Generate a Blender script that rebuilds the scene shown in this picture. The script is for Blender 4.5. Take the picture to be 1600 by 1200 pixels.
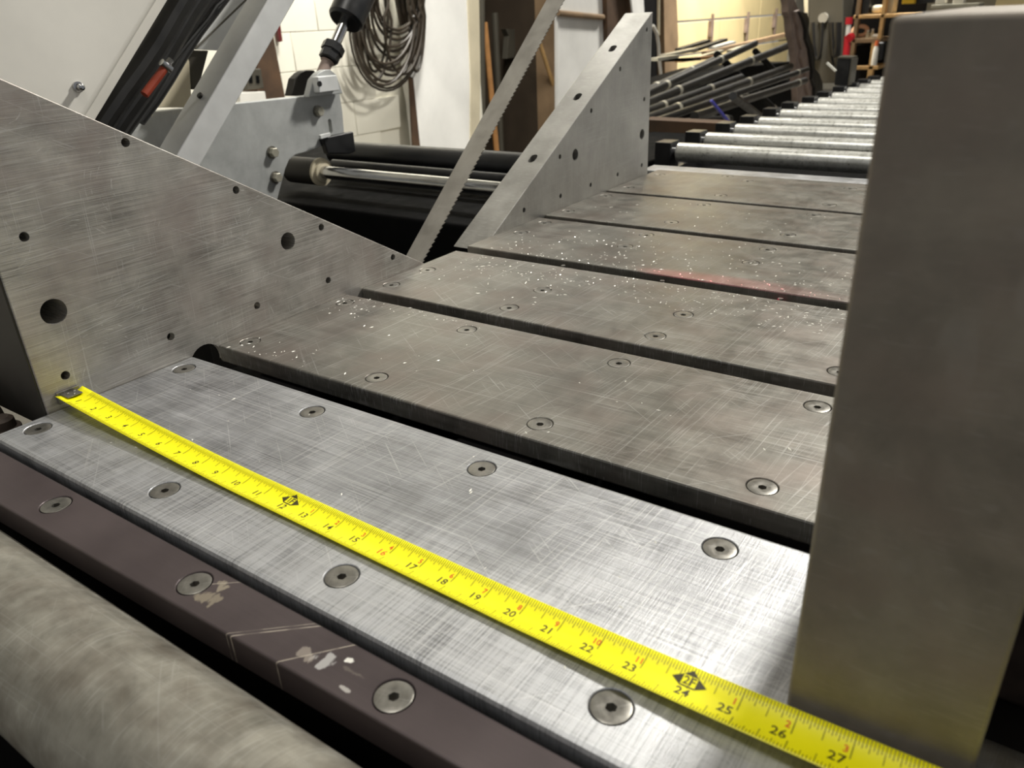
import bpy, bmesh, math, random
from mathutils import Vector, Matrix
random.seed(7)
IN = 0.0254                       # everything below is laid out in inches
for o in list(bpy.data.objects): bpy.data.objects.remove(o)
scene = bpy.context.scene
COL = scene.collection

# ------------------------------------------------------------------ camera
F_PX = 1199.53
CP = Vector((27.9455, -12.6439, 12.0363))
RX = Vector((0.8238663, 0.5652263, -0.0419944))      # camera right
RY = Vector((0.2114909, -0.3753151, -0.9024467))     # camera down
RZ = Vector((-0.5258478, 0.7346140, -0.4287497))     # camera forward
cam_data = bpy.data.cameras.new('camera')
cam = bpy.data.objects.new('camera', cam_data); COL.objects.link(cam)
cam_data.sensor_fit = 'HORIZONTAL'; cam_data.sensor_width = 36.0
cam_data.lens = F_PX / 1600 * 36.0
cam_data.clip_start = 0.01; cam_data.clip_end = 100
M = Matrix((RX, -RY, -RZ)).transposed().to_4x4(); M.translation = CP * IN
cam.matrix_world = M
cam_data.dof.use_dof = True
cam_data.dof.focus_distance = 30 * IN
cam_data.dof.aperture_fstop = 11.0
scene.camera = cam

# ------------------------------------------------------------------ light
world = bpy.data.worlds.new('world'); scene.world = world; world.use_nodes = True
bg = world.node_tree.nodes['Background']
bg.inputs[0].default_value = (0.95, 0.97, 1.0, 1); bg.inputs[1].default_value = 0.28
vs = scene.view_settings
vs.view_transform = 'Standard'; vs.look = 'None'; vs.gamma = 1.0; vs.use_curve_mapping = False
vs.exposure = 0.0

def area_lamp(name, loc, target, sx, sy, watts, col=(1, .97, .9), spread=180):
    l = bpy.data.lights.new(name, 'AREA'); l.shape = 'RECTANGLE'
    l.size = sx * IN; l.size_y = sy * IN; l.energy = watts; l.color = col; l.spread = math.radians(spread)
    o = bpy.data.objects.new(name, l); COL.objects.link(o)
    o.location = Vector(loc) * IN
    o.rotation_euler = (Vector(target) - Vector(loc)).to_track_quat('-Z', 'Y').to_euler()
    return o
area_lamp('shop_or_fill_lamp', (41, 118, 112), (14, 10, 0), 16, 12, 160)
area_lamp('shop_or_fill_lamp', (2, -8, 122), (10, 0, 0), 48, 12, 38)
area_lamp('shop_or_fill_lamp', (-66, 130, 118), (-100, 120, 0), 48, 14, 78, spread=120)  # added fill lamp, out of view, brightens the left wall
area_lamp('shop_or_fill_lamp', (-60, 330, 120), (-95, 330, 0), 60, 14, 190, spread=120)  # added fill lamp, out of view, brightens the far wall and stock pile

# ------------------------------------------------------------------ helpers
def at(px, py, ax, val):
    """point (inches) where the line of sight through a photo pixel meets a plane of the place"""
    d = RX * ((px - 800) / F_PX) + RY * ((py - 600) / F_PX) + RZ
    t = (val - CP[ax]) / d[ax]
    return CP + d * t
def ppi(P):
    return F_PX / RZ.dot(Vector(P) - CP)

def tag(o, label=None, cat=None, group=None, kind=None):
    if label: o['label'] = label
    if cat: o['category'] = cat
    if group: o['group'] = group
    if kind: o['kind'] = kind
    return o
def empty(name, loc, label=None, cat=None, group=None, kind=None):
    o = bpy.data.objects.new(name, None); COL.objects.link(o)
    o.empty_display_size = 0.02
    o.location = Vector(loc) * IN
    return tag(o, label, cat, group, kind)
def wloc(o):
    v = Vector((0, 0, 0))
    while o: v = v + o.location; o = o.parent
    return v

def frame(d):
    d = Vector(d).normalized()
    up = Vector((0, 0, 1)) if abs(d.z) < .9 else Vector((1, 0, 0))
    a = d.cross(up).normalized(); b = a.cross(d).normalized()
    return d, a, b

class MB:
    def __init__(s): s.v = []; s.f = []
    def add(s, vs, fs):
        n = len(s.v); s.v += [Vector(v) for v in vs]; s.f += [[i + n for i in f] for f in fs]; return s
    def box(s, x0, x1, y0, y1, z0, z1):
        return s.add([(x0,y0,z0),(x1,y0,z0),(x1,y1,z0),(x0,y1,z0),(x0,y0,z1),(x1,y0,z1),(x1,y1,z1),(x0,y1,z1)],
                     [(3,2,1,0),(4,5,6,7),(0,1,5,4),(1,2,6,5),(2,3,7,6),(3,0,4,7)])
    def prism(s, pts, ext):
        pts = [Vector(p) for p in pts]; ext = Vector(ext); n = len(pts)
        nr = Vector((0,0,0))
        for i in range(n): nr += pts[i].cross(pts[(i+1) % n])
        if nr.dot(ext) < 0: pts = pts[::-1]
        return s.add(pts + [p + ext for p in pts],
              [list(range(n))[::-1], list(range(n, 2*n))] + [(i, (i+1) % n, n+(i+1) % n, n+i) for i in range(n)])
    def bar(s, p0, p1, w, h, up=None):
        p0, p1 = Vector(p0), Vector(p1); d, a, b = frame(p1 - p0)
        if up is not None:
            a = d.cross(Vector(up)).normalized(); b = a.cross(d).normalized()
        q = [p0 + a*(w/2*i) + b*(h/2*j) for i, j in ((-1,-1),(1,-1),(1,1),(-1,1))]
        return s.prism(q, p1 - p0)
    def cyl(s, p0, p1, r, n=20, r2=None, cap=True):
        p0, p1 = Vector(p0), Vector(p1); d, a, b = frame(p1 - p0); r2 = r if r2 is None else r2
        c = [(math.cos(2*math.pi*i/n), math.sin(2*math.pi*i/n)) for i in range(n)]
        vs = [p0 + (a*x + b*y)*r for x, y in c] + [p1 + (a*x + b*y)*r2 for x, y in c]
        fs = [(i, n+i, n+(i+1) % n, (i+1) % n) for i in range(n)]
        if cap: fs += [list(range(n)), list(range(n, 2*n))[::-1]]
        return s.add(vs, fs)
    def lathe(s, p0, d, prof, n=20):
        """prof: (distance along d, radius)"""
        p0 = Vector(p0); d, a, b = frame(d); vs = []; fs = []; m = len(prof)
        for t, r in prof:
            for i in range(n):
                an = 2*math.pi*i/n; vs.append(p0 + d*t + (a*math.cos(an) + b*math.sin(an))*r)
        for k in range(m-1):
            for i in range(n):
                j = (i+1) % n; fs.append((k*n+i, (k+1)*n+i, (k+1)*n+j, k*n+j))
        fs += [list(range(n)), list(range((m-1)*n, m*n))[::-1]]
        return s.add(vs, fs)
    def tube(s, pts, r, n=8):
        pts = [Vector(p) for p in pts]; vs = []; fs = []; m = len(pts)
        prev = None
        for k, p in enumerate(pts):
            t = (pts[min(k+1, m-1)] - pts[max(k-1, 0)]).normalized()
            if prev is None: d, a, b = frame(t)
            else:
                a = (prev - t*prev.dot(t)).normalized(); b = a.cross(t).normalized()
            prev = a
            for i in range(n):
                an = 2*math.pi*i/n; vs.append(p + (a*math.cos(an) + b*math.sin(an))*r)
        for k in range(m-1):
            for i in range(n):
                j = (i+1) % n; fs.append((k*n+i, (k+1)*n+i, (k+1)*n+j, k*n+j))
        fs += [list(range(n)), list(range((m-1)*n, m*n))[::-1]]
        return s.add(vs, fs)
    def mesh(s, name, centre=None, smooth=30):
        if centre is None:
            lo = Vector([min(v[i] for v in s.v) for i in range(3)]); hi = Vector([max(v[i] for v in s.v) for i in range(3)])
            centre = (lo + hi) / 2
        me = bpy.data.meshes.new(name)
        me.from_pydata([((v - centre) * IN)[:] for v in s.v], [], [list(f) for f in s.f])
        bm = bmesh.new(); bm.from_mesh(me); bmesh.ops.recalc_face_normals(bm, faces=bm.faces); bm.to_mesh(me); bm.free()
        if smooth:
            me.shade_smooth(); me.set_sharp_from_angle(angle=math.radians(smooth))
        me.update()
        return me, centre
    def build(s, name, mat, parent=None, bevel=0, smooth=30, segs=2):
        me, c = s.mesh(name, smooth=smooth)
        me.materials.append(mat)
        o = bpy.data.objects.new(name, me); COL.objects.link(o)
        o.location = c * IN
        if parent: o.parent = parent; o.location = c * IN - wloc(parent)
        if bevel:
            b = o.modifiers.new('bevel', 'BEVEL'); b.width = bevel * IN; b.segments = segs
            b.limit_method = 'ANGLE'; b.angle_limit = math.radians(40); b.harden_normals = True
        return o

def inst(name, me, loc, parent=None, rot=None):
    o = bpy.data.objects.new(name, me); COL.objects.link(o); o.location = Vector(loc) * IN
    if parent: o.parent = parent; o.location = Vector(loc) * IN - wloc(parent)
    if rot: o.rotation_euler = rot
    return o

def cut(o, cutter):
    """boolean difference, baked"""
    c = cutter.build('cutter', MAT['black'], smooth=0)
    m = o.modifiers.new('cut', 'BOOLEAN'); m.object = c; m.operation = 'DIFFERENCE'; m.solver = 'EXACT'
    bpy.context.view_layer.update()
    dg = bpy.context.evaluated_depsgraph_get()
    me = bpy.data.meshes.new_from_object(o.evaluated_get(dg))
    old = o.data; o.modifiers.clear(); o.data = me
    me.name = old.name + '_cut'
    cm = c.data; bpy.data.objects.remove(c); bpy.data.meshes.remove(cm)
    if 'custom_normal' in me.attributes: me.attributes.remove(me.attributes['custom_normal'])
    me.shade_flat()
    return o

# ------------------------------------------------------------------ materials
MAT = {}
def lin(c):
    return tuple(((x/255/12.92) if x/255 <= .04045 else ((x/255+.055)/1.055)**2.4) for x in c) + (1,)
class NT:
    def __init__(s, name):
        s.m = bpy.data.materials.new(name); s.m.use_nodes = True; s.t = s.m.node_tree
        s.p = s.t.nodes['Principled BSDF']
        s.tc = s.t.nodes.new('ShaderNodeTexCoord')
        MAT[name] = s.m
    def n(s, k, **kw):
        x = s.t.nodes.new(k)
        for a, b in kw.items(): setattr(x, a, b)
        return x
    def link(s, a, b): s.t.links.new(a, b)
    def mapping(s, scale=(1,1,1), rot=(0,0,0), loc=(0,0,0)):
        m = s.n('ShaderNodeMapping'); m.inputs['Scale'].default_value = scale; m.inputs['Rotation'].default_value = rot
        m.inputs['Location'].default_value = loc
        s.link(s.tc.outputs['Object'], m.inputs['Vector']); return m.outputs[0]
    def streak(s, along, across, A, B, ang=0, loc=(0,0,0)):
        m = s.n('ShaderNodeMapping', vector_type='TEXTURE')
        v = [1/60]*3; v[A] = 1/along; v[B] = 1/across
        m.inputs['Scale'].default_value = v
        m.inputs['Rotation'].default_value = (0, 0, ang) if (A, B) == (0, 1) else (ang, 0, 0)
        m.inputs['Location'].default_value = loc
        s.link(s.tc.outputs['Object'], m.inputs['Vector']); return m.outputs[0]
    def noise(s, scale, vec=None, detail=4, rough=.55, dist=0):
        x = s.n('ShaderNodeTexNoise'); x.inputs['Scale'].default_value = scale; x.inputs['Detail'].default_value = detail
        x.inputs['Roughness'].default_value = rough; x.inputs['Distortion'].default_value = dist
        s.link(vec if vec is not None else s.tc.outputs['Object'], x.inputs['Vector']); return x.outputs['Fac']
    def ramp(s, fac, stops):
        r = s.n('ShaderNodeValToRGB'); e = r.color_ramp.elements
        while len(e) < len(stops): e.new(.5)
        for i, (p, c) in enumerate(stops):
            e[i].position = p
            e[i].color = c if isinstance(c, tuple) else (c, c, c, 1)
        s.link(fac, r.inputs[0]); return r.outputs[0]
    def math(s, op, a, b=None, clamp=False):
        x = s.n('ShaderNodeMath', operation=op, use_clamp=clamp)
        for i, q in enumerate((a, b)):
            if q is None: continue
            if hasattr(q, 'links'): s.link(q, x.inputs[i])
            else: x.inputs[i].default_value = q
        return x.outputs[0]
    def mix(s, fac, a, b, blend='MIX'):
        x = s.n('ShaderNodeMix', data_type='RGBA', blend_type=blend)
        for q, i in ((fac, 0), (a, 6), (b, 7)):
            if hasattr(q, 'links'): s.link(q, x.inputs[i])
            else: x.inputs[i].default_value = q
        return x.outputs[2]
    def bump(s, h, strength, dist=.0005):
        b = s.n('ShaderNodeBump'); b.inputs['Strength'].default_value = strength; b.inputs['Distance'].default_value = dist
        s.link(h, b.inputs['Height']); s.link(b.outputs[0], s.p.inputs['Normal'])
    def out(s, col=None, rough=None, metal=None):
        for q, k in ((col, 'Base Color'), (rough, 'Roughness'), (metal, 'Metallic')):
            if q is None: continue
            if hasattr(q, 'links'): s.link(q, s.p.inputs[k])
            else: s.p.inputs[k].default_value = q
        return s.m

def plain(name, rgb, rough=.5, metal=0, var=.15, scale=30, bump=0, spec=.5):
    t = NT(name); c = lin(rgb); t.p.inputs['Specular IOR Level'].default_value = spec
    f = t.noise(scale, detail=5)
    lo = tuple(x*(1-var) for x in c[:3]) + (1,); hi = tuple(min(1, x*(1+var)) for x in c[:3]) + (1,)
    col = t.ramp(f, [(.3, lo), (.7, hi)])
    t.out(col, t.ramp(f, [(.3, max(0, rough-.08)), (.7, min(1, rough+.08))]), metal)
    if bump: t.bump(f, bump, .001)
    return t.m

def steel(name, dark, light, rough=.42, metal=.8, sx=.5, sy=.3, scratch=.5, blotch=10, warm=None, zone=None, plane='XY', bumps=.15, dirs=((.03, .665, 1000), (1.54, .655, 850), (1.40, .685, 700), (.75, .715, 800), (-.6, .72, 800)), arcs=0):
    """worn machined steel: fine lay along x and y, sparse bright scratches, cloudy oil patches"""
    t = NT(name); d, l = lin(dark), lin(light)
    A, B = (0, 1) if plane == 'XY' else (1, 2)
    fx = t.noise(1, t.streak(9, 1700, A, B), detail=3, rough=.75)
    fy = t.noise(1, t.streak(9, 1700, A, B, math.pi/2, (.3, .2, .1)), detail=3, rough=.75)
    cloud = t.noise(blotch, detail=6, rough=.6, dist=.6)
    cloud2 = t.noise(blotch*3.3, t.mapping(loc=(3, 1, 7)), detail=5, rough=.65)
    f = t.math('ADD', t.math('MULTIPLY', t.math('SUBTRACT', fx, .5), sx), t.math('MULTIPLY', t.math('MULTIPLY', t.math('SUBTRACT', fy, (.5 if not zone else .37)), sy), zone(t) if zone else 1.0))
    f = t.math('ADD', f, t.math('MULTIPLY', t.math('SUBTRACT', cloud, .5), 1.0))
    f = t.math('ADD', f, t.math('MULTIPLY', t.math('SUBTRACT', cloud2, .5), .6))
    f = t.math('ADD', f, .5, clamp=True)
    col = t.mix(f, d, l)
    # sparse scratches in several directions
    tot = None
    for k, (ang, dens, ac) in enumerate(dirs):
        n = t.noise(1, t.streak(8, ac, A, B, ang, (k*.31, k*.23, .05*k)), detail=1, rough=.4)
        mk = t.noise(11+4*k, t.mapping(loc=(k*2.7, 4-k, k)), detail=2)
        n = t.math('ADD', n, t.math('MULTIPLY', t.math('SUBTRACT', mk, .5), .38))
        n = t.ramp(n, [(dens, 0.0), (dens+.07, 1.0)])
        tot = n if tot is None else t.math('MAXIMUM', tot, n)
    tot = t.math('MULTIPLY', tot, scratch)
    if arcs:
        vo = t.n('ShaderNodeTexVoronoi'); vo.inputs['Scale'].default_value = 11; t.link(t.tc.outputs['Object'], vo.inputs['Vector'])
        ar = t.ramp(t.math('SINE', t.math('MULTIPLY', vo.outputs['Distance'], 130.0)), [(.80, 0.0), (1.0, 1.0)])
        ar = t.math('MULTIPLY', ar, t.ramp(t.noise(95, detail=3), [(.56, 0.0), (.66, 1.0)]))
        ar = t.math('MULTIPLY', ar, t.ramp(t.noise(14, t.mapping(loc=(1, 8, 3)), detail=2), [(.45, 0.0), (.6, arcs)]))
        tot = t.math('MAXIMUM', tot, ar)
    col = t.mix(tot, col, (.82, .82, .80, 1))
    if warm:
        wm = t.ramp(t.noise(blotch*1.6, t.mapping(loc=(9, 2, 5)), detail=4), [(.42, 0.0), (.7, .55)])
        col = t.mix(wm, col, lin(warm))
    r = t.math('ADD', t.math('MULTIPLY', t.math('SUBTRACT', cloud2, .5), .35), rough)
    r = t.math('ADD', r, t.math('MULTIPLY', t.math('SUBTRACT', fx, .5), .25))
    t.out(col, r, metal)
    h = t.math('ADD', t.math('MULTIPLY', fx, sx), t.math('MULTIPLY', fy, sy))
    t.bump(h, bumps, .0003)
    return t.m

def near_strip(t):
    sep = t.n('ShaderNodeSeparateXYZ'); t.link(t.tc.outputs['Object'], sep.inputs[0])
    return t.ramp(t.math('ADD', t.math('MULTIPLY', sep.outputs[1], -8.0), .22), [(.2, .15), (.55, 1.0)])

steel('plate_silver', (86, 87, 89), (192, 193, 195), rough=.45, metal=.76, sx=1.6, sy=3.2, scratch=.26, warm=None, zone=near_strip, bumps=.25)
steel('plate_grey', (82, 80, 75), (156, 153, 145), rough=.44, metal=.74, sx=1.1, sy=.35, scratch=.20, warm=(122, 110, 103))
steel('plate_far', (88, 86, 80), (148, 145, 137), rough=.43, metal=.74, sx=.9, sy=.2, scratch=.10, warm=(110, 98, 90))
steel('fence_steel', (120, 117, 111), (224, 220, 212), rough=.5, metal=.6, sx=1.6, sy=.15, scratch=.36, warm=(160, 146, 140), plane='YZ', blotch=9,
      dirs=((.02, .655, 900), (.07, .665, 800), (.16, .69, 700), (1.52, .70, 900), (-.5, .73, 800)), arcs=.7)
steel('fence_smooth', (122, 120, 115), (186, 184, 178), rough=.46, metal=.7, sx=.3, sy=.2, scratch=.10, plane='YZ', blotch=7)
steel('block_steel', (94, 88, 80), (166, 157, 143), rough=.62, metal=.4, sx=.1, sy=.1, scratch=.05, warm=(138, 124, 113), blotch=16, plane='YZ')
steel('roller_steel', (96, 93, 84), (186, 182, 170), rough=.52, metal=.6, sx=.1, sy=.3, scratch=.10, warm=(104, 94, 82), blotch=24)
steel('bright_roller', (150, 149, 140), (250, 250, 245), rough=.33, metal=.7, sx=.2, sy=.5, scratch=.3, blotch=30)
steel('blade_steel', (142, 138, 132), (182, 178, 170), rough=.42, sx=.2, sy=.3, scratch=.05, blotch=8)
steel('screw_steel', (96, 94, 88), (160, 157, 150), rough=.38, sx=.2, sy=.2, scratch=.3, blotch=60)
steel('chrome', (150, 150, 150), (220, 220, 220), rough=.18, metal=1, sx=.1, sy=.1, scratch=0, blotch=8)
steel('grey_paint_plate', (146, 148, 147), (208, 210, 208), rough=.45, metal=.15, sx=.1, sy=.1, scratch=.06, blotch=9, plane='YZ')
plain('black', (8, 8, 8), .8, 0, spec=.08)
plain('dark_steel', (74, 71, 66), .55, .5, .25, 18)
plain('black_paint', (30, 30, 31), .38, .1, .3, 25)
plain('dark_frame', (40, 37, 33), .55, .3, .3, 12)
plain('near_black', (12, 11, 11), .8, 0, .3, 14, spec=.12)  # plain near-black, also stands in for shade in gaps and recesses
plain('rust_dark', (72, 60, 52), .7, .2, .45, 40, .4)
plain('white_paint', (232, 229, 220), .42, 0, .06, 8)
plain('beam_paint', (222, 223, 222), .42, .1, .10, 14)
plain('wall_white', (240, 236, 220), .75, 0, .07, 2.2, .05)
plain('wall_grey', (150, 146, 136), .8, 0, .15, 1.2)
plain('board_white', (238, 237, 232), .7, 0, .09, 3)
plain('door_cream', (232, 212, 160), .65, 0, .10, 1.6)
plain('wood', (168, 120, 70), .6, 0, .2, 12)
plain('wood_pale', (196, 158, 104), .6, 0, .2, 12)
plain('wood_old', (140, 116, 88), .75, 0, .25, 4)
plain('wood_brown', (74, 54, 36), .75, 0, .4, 7)
plain('ply_dark', (60, 49, 36), .75, 0, .3, 2.5)
plain('panel_dark', (74, 70, 60), .6, .1, .2, 2)
plain('rough_steel', (150, 132, 122), .6, .15, .35, 8, .3)
plain('bar_steel', (38, 37, 35), .42, .3, .3, 6)
plain('bar_bright', (190, 186, 170), .4, .5, .25, 5)
plain('concrete', (120, 116, 108), .8, 0, .2, 1.5)
plain('rubber', (26, 25, 24), .45, 0, .3, 20)
plain('cable', (52, 44, 34), .4, 0, .25, 6)
plain('red_paint', (196, 28, 38), .4, 0, .15, 10)
plain('red_hose', (156, 62, 38), .5, 0, .2, 20)
plain('dark_red', (92, 26, 26), .5, 0, .1, 10)
plain('blue_paint', (66, 66, 150), .4, 0, .1, 10)
plain('yellow_plastic', (235, 190, 30), .4, 0, .1, 5)
plain('orange_plastic', (225, 110, 60), .4, 0, .1, 5)
plain('tan_tape', (212, 164, 130), .5, 0, .1, 5)
plain('beige', (206, 196, 170), .6, 0, .12, 5)
plain('chip', (240, 238, 228), .3, .15, .05, 5)
plain('chip_dark', (60, 58, 54), .3, .8, .4, 50)
plain('tape_yellow', (255, 246, 0), .42, 0, .02, 5)
plain('print_black', (58, 52, 6), .5, 0, .05, 5)
plain('print_red', (226, 92, 20), .5, 0, .05, 5)

# dark bronze plate with worn marks and rubbed metal smears
def bronze():
    t = NT('bronze_plate')
    f = t.noise(9, detail=5); fx = t.noise(1, t.mapping((8, 900, 60)), detail=2)
    col = t.ramp(t.math('ADD', f, t.math('MULTIPLY', t.math('SUBTRACT', fx, .5), .12)), [(.3, lin((66, 57, 58))), (.7, lin((88, 78, 78)))])
    sep = t.n('ShaderNodeSeparateXYZ'); t.link(t.tc.outputs['Object'], sep.inputs[0])
    for (cx, cy, rx, ry, amt, cc) in BRONZE_MARKS:
        dx = t.math('DIVIDE', t.math('SUBTRACT', sep.outputs[0], cx*IN), rx*IN)
        dy = t.math('DIVIDE', t.math('SUBTRACT', sep.outputs[1], cy*IN), ry*IN)
        r2 = t.math('ADD', t.math('MULTIPLY', dx, dx), t.math('MULTIPLY', dy, dy))
        nn = t.noise(150, t.mapping((1, .45, 1), (0, 0, .5), (cx, cy, 0)), detail=3)
        k = t.math('SUBTRACT', t.math('ADD', t.math('MULTIPLY', nn, 2.2), -.55), r2)
        col = t.mix(t.math('MULTIPLY', t.ramp(k, [(.30, 0.0), (.42, 1.0)]), amt), col, lin(cc))
    for (cx, sl, w, y0, y1) in ((15.35, 1.15, .022, -1, 1), (15.2, 1.15, .012, -1, .3), (16.7, .85, .02, -1, 1), (12.35, 1.3, .018, 0, 1)):
        dd = t.math('ABSOLUTE', t.math('SUBTRACT', t.math('SUBTRACT', sep.outputs[0], (cx-BRONZE_C[0])*IN), t.math('MULTIPLY', sep.outputs[1], sl)))
        ln = t.math('LESS_THAN', dd, w*IN)
        ln = t.math('MULTIPLY', ln, t.math('GREATER_THAN', sep.outputs[1], y0*IN))
        ln = t.math('MULTIPLY', ln, t.ramp(t.noise(60), [(.4, .2), (.55, .8)]))
        col = t.mix(ln, col, lin((190, 180, 165)))
    t.out(col, t.math('ADD', t.math('MULTIPLY', f, .2), .34), .35)
    return t.m
BRONZE_C = (18.0, -5.15)
def _bm(px, py, rx, ry, amt, c):
    p = at(px, py, 2, -.25); return (p.x-BRONZE_C[0], p.y-BRONZE_C[1], rx, ry, amt, c)
BRONZE_MARKS = [_bm(328, 932, .75, .42, .75, (150, 140, 122)), _bm(348, 915, .35, .3, .8, (158, 148, 130)),
                _bm(505, 1028, .62, .40, .85, (186, 184, 182)), _bm(478, 1022, .45, .35, .7, (160, 150, 140)),
                _bm(549, 1032, .22, .16, 1.0, (236, 234, 226)), _bm(548, 1046, .7, .10, .5, (120, 112, 104)),
                _bm(535, 1072, .5, .09, .7, (200, 196, 190))]
bronze()

# ================================================================== the setting
def struct(name, mb, mat, parent=None, bevel=0, smooth=30):
    o = mb.build(name, mat, parent, bevel, smooth)
    if parent is None: tag(o, kind='structure')
    return o
WX = -110.0                                     # face of the long shop wall
FLOOR = -34.0
struct('floor', MB().box(-150, 260, -160, 520, FLOOR-2, FLOOR), MAT['concrete'])
struct('ceiling', MB().box(-150, 260, -60, 520, 150, 154), MAT['wall_grey'])
def wy(px, py=100): return at(px, py, 0, WX).y
Y_open0, Y_open1 = wy(752), wy(871)             # dark opening in the wall
Y_door0, Y_door1 = wy(1056, 50), wy(1240, 50)
wl = empty('wall_left', (WX, 100, FLOOR)); tag(wl, kind='structure')
MB().box(WX-8, WX-.6, -160, wy(640), FLOOR, 150).build('wall_core', MAT['wall_white'], wl)
MB().box(WX-8, WX-.6, wy(640), Y_open0, FLOOR, 150).build('wall_core', MAT['wall_white'], wl)
MB().box(WX-8, WX-.6, Y_open0, Y_open1, 60, 150).build('wall_core', MAT['wall_white'], wl)
MB().box(WX-8, WX-.6, Y_open1, Y_door0, FLOOR, 150).build('wall_core', MAT['wood_old'], wl)
MB().box(WX-8, WX-.6, Y_door0, Y_door1, 74, 150).build('wall_core', MAT['wall_white'], wl)
MB().box(WX-8, WX-.6, Y_door1, 520, FLOOR, 150).build('wall_core', MAT['wall_grey'], wl)
# painted concrete blocks, the courses that can be told apart
bw, bh = 15.6, 7.6
me_block, _c = MB().box(0, .75, 0, bw-.13, 0, bh-.13).mesh('block', Vector((0, 0, 0)))
me_block.materials.append(MAT['wall_white'])
for r in range(9):
    z = -34 + r*bh
    for k in range(7):
        y = 52 + k*bw + (bw/2 if r % 2 else 0)
        if y + bw > wy(640): continue
        b = inst('block', me_block, (WX-.72, y, z), wl)
        m = b.modifiers.new('bevel', 'BEVEL'); m.width = .07*IN; m.segments = 1
wb = MB().box(-118, 260, 505, 513, FLOOR, 150)
struct('wall_back', wb, MAT['wall_grey'])
# recess behind the opening, its shade put in as near-black colour
struct('trim_1', MB().box(WX-42, WX-40, Y_open0-20, Y_open1+30, FLOOR, 60), MAT['near_black'])
struct('trim_2', MB().box(WX-40, WX-8, Y_open1, Y_open1+2, FLOOR, 60), MAT['ply_dark'])
struct('trim_3', MB().box(WX-40, WX-8, Y_open0-2, Y_open0, FLOOR, 60), MAT['near_black'])

# sectional door, cream panels with hinges
dr = empty('door_1', (WX-3, (Y_door0+Y_door1)/2, FLOOR)); tag(dr, kind='structure')
ph = 13.0; z = -30.5
rows = 0
while z < 74:
    n = 3; w = (Y_door1 - Y_door0)/n
    for k in range(n):
        MB().box(WX-4, WX-2, Y_door0 + k*w + .25, Y_door0 + (k+1)*w - .25, z, z+ph-.7).build('panel', MAT['door_cream'], dr, .25)
    z += ph
for px, py in ((1108, 45), (1164, 40), (1208, 33)):
    p = at(px, py, 0, WX-2)
    hn = MB().box(WX-2, WX-.4, p.y-1.4, p.y+1.4, p.z-3.2, p.z+3.2)
    hn.box(WX-1.2, WX-.1, p.y-.5, p.y+.5, p.z-7, p.z+6)
    hn.build('hinge', MAT['rough_steel'], dr, .1)

# ================================================================== saw bed
def screw_mesh():
    m = MB(); n = 28
    # dished head lying in its countersink, with a hexagon socket
    prof = [(-.30, .20), (-.05, .395), (-.018, .41), (-.010, .392), (-.022, .20)]
    rings = []
    for z, r in prof:
        rings.append([Vector((r*math.cos(2*math.pi*i/n), r*math.sin(2*math.pi*i/n), z)) for i in range(n)])
    hexr = []
    for i in range(n):
        a = 2*math.pi*i/n; k = (a % (math.pi/3)) - math.pi/6
        r = .125*math.cos(math.pi/6)/math.cos(k); hexr.append(Vector((r*math.cos(a), r*math.sin(a), -.026)))
    rings.append(hexr); rings.append([Vector((v.x, v.y, -.24)) for v in hexr])
    vs = [v for r in rings for v in r]; fs = []
    for k in range(len(rings)-1):
        for i in range(n):
            j = (i+1) % n; fs.append((k*n+i, k*n+j, (k+1)*n+j, (k+1)*n+i))
    fs.append([(len(rings)-1)*n+i for i in range(n)]); fs.append(list(range(n))[::-1])
    m.add(vs, fs)
    me, _ = m.mesh('screw', Vector((0, 0, 0)), 35)
    me.materials.append(MAT['screw_steel']); return me
ME_SCREW = screw_mesh()
XS = (0.9, 8.35, 15.7, 23.05)
def countersinks(pts, z):
    c = MB()
    for x, y in pts:
        c.lathe((x, y, z-.5), (0, 0, 1), [(0, .24), (.18, .24), (.42, .43), (.48, .445), (.51, .475), (.7, .475)], 28)
    return c
def bed_plate(outline, pts, mat, label, z=0.0, th=.75, bevel=.07):
    x = sum(p[0] for p in outline)/len(outline); y = sum(p[1] for p in outline)/len(outline)
    root = empty('bed_plate', (x, y, z-th), label, 'steel plate', 'plates of the saw bed')
    o = MB().prism([(a, b, z-th) for a, b in outline], (0, 0, th)).build('plate', mat, root, bevel, segs=2)
    if pts:
        cut(o, countersinks(pts, z))
        for k, (sx, sy) in enumerate(pts):
            inst('screw', ME_SCREW, (sx, sy, z), root, (0, 0, (k*37 % 60)*math.pi/180))
    return root
def rect(x0, x1, y0, y1): return [(x0, y0), (x1, y0), (x1, y1), (x0, y1)]
XE = 28.9
grid = lambda *ys: [(x, y) for x in XS for y in ys]
bed_plate(rect(.02, XE, -4.13, 3.70), grid(-3.02, 2.71), MAT['plate_silver'], 'bright scratched steel bed plate under the yellow tape measure', bevel=.13)
bed_plate(rect(.02, XE, 4.95, 12.55), grid(5.94, 11.56), MAT['plate_grey'], 'grey steel bed plate just behind the tape-measure plate, two screw rows')
bed_plate(rect(.02, XE, 13.56, 21.35), [(x, y) for x in (1.03, 8.4, 15.74, 23) for y in (14.73, 17.6)], MAT['plate_grey'], 'steel bed plate at the tip of the near triangular fence, in front of blade slot')
bed_plate(rect(.02, XE, 22.43, 30.28), [(x, y) for x in (1.2, 8.44, 15.74, 23) for y in (26.4, 29.2)], MAT['plate_far'], 'chip-strewn steel bed plate just behind the blade slot')
bed_plate(rect(.02, XE, 31.06, 39.23), [(x, y) for x in (.9, 8.5, 15.8, 23) for y in (32.7, 38.15)], MAT['plate_far'], 'steel bed plate beside the middle of the far triangular fence')
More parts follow.
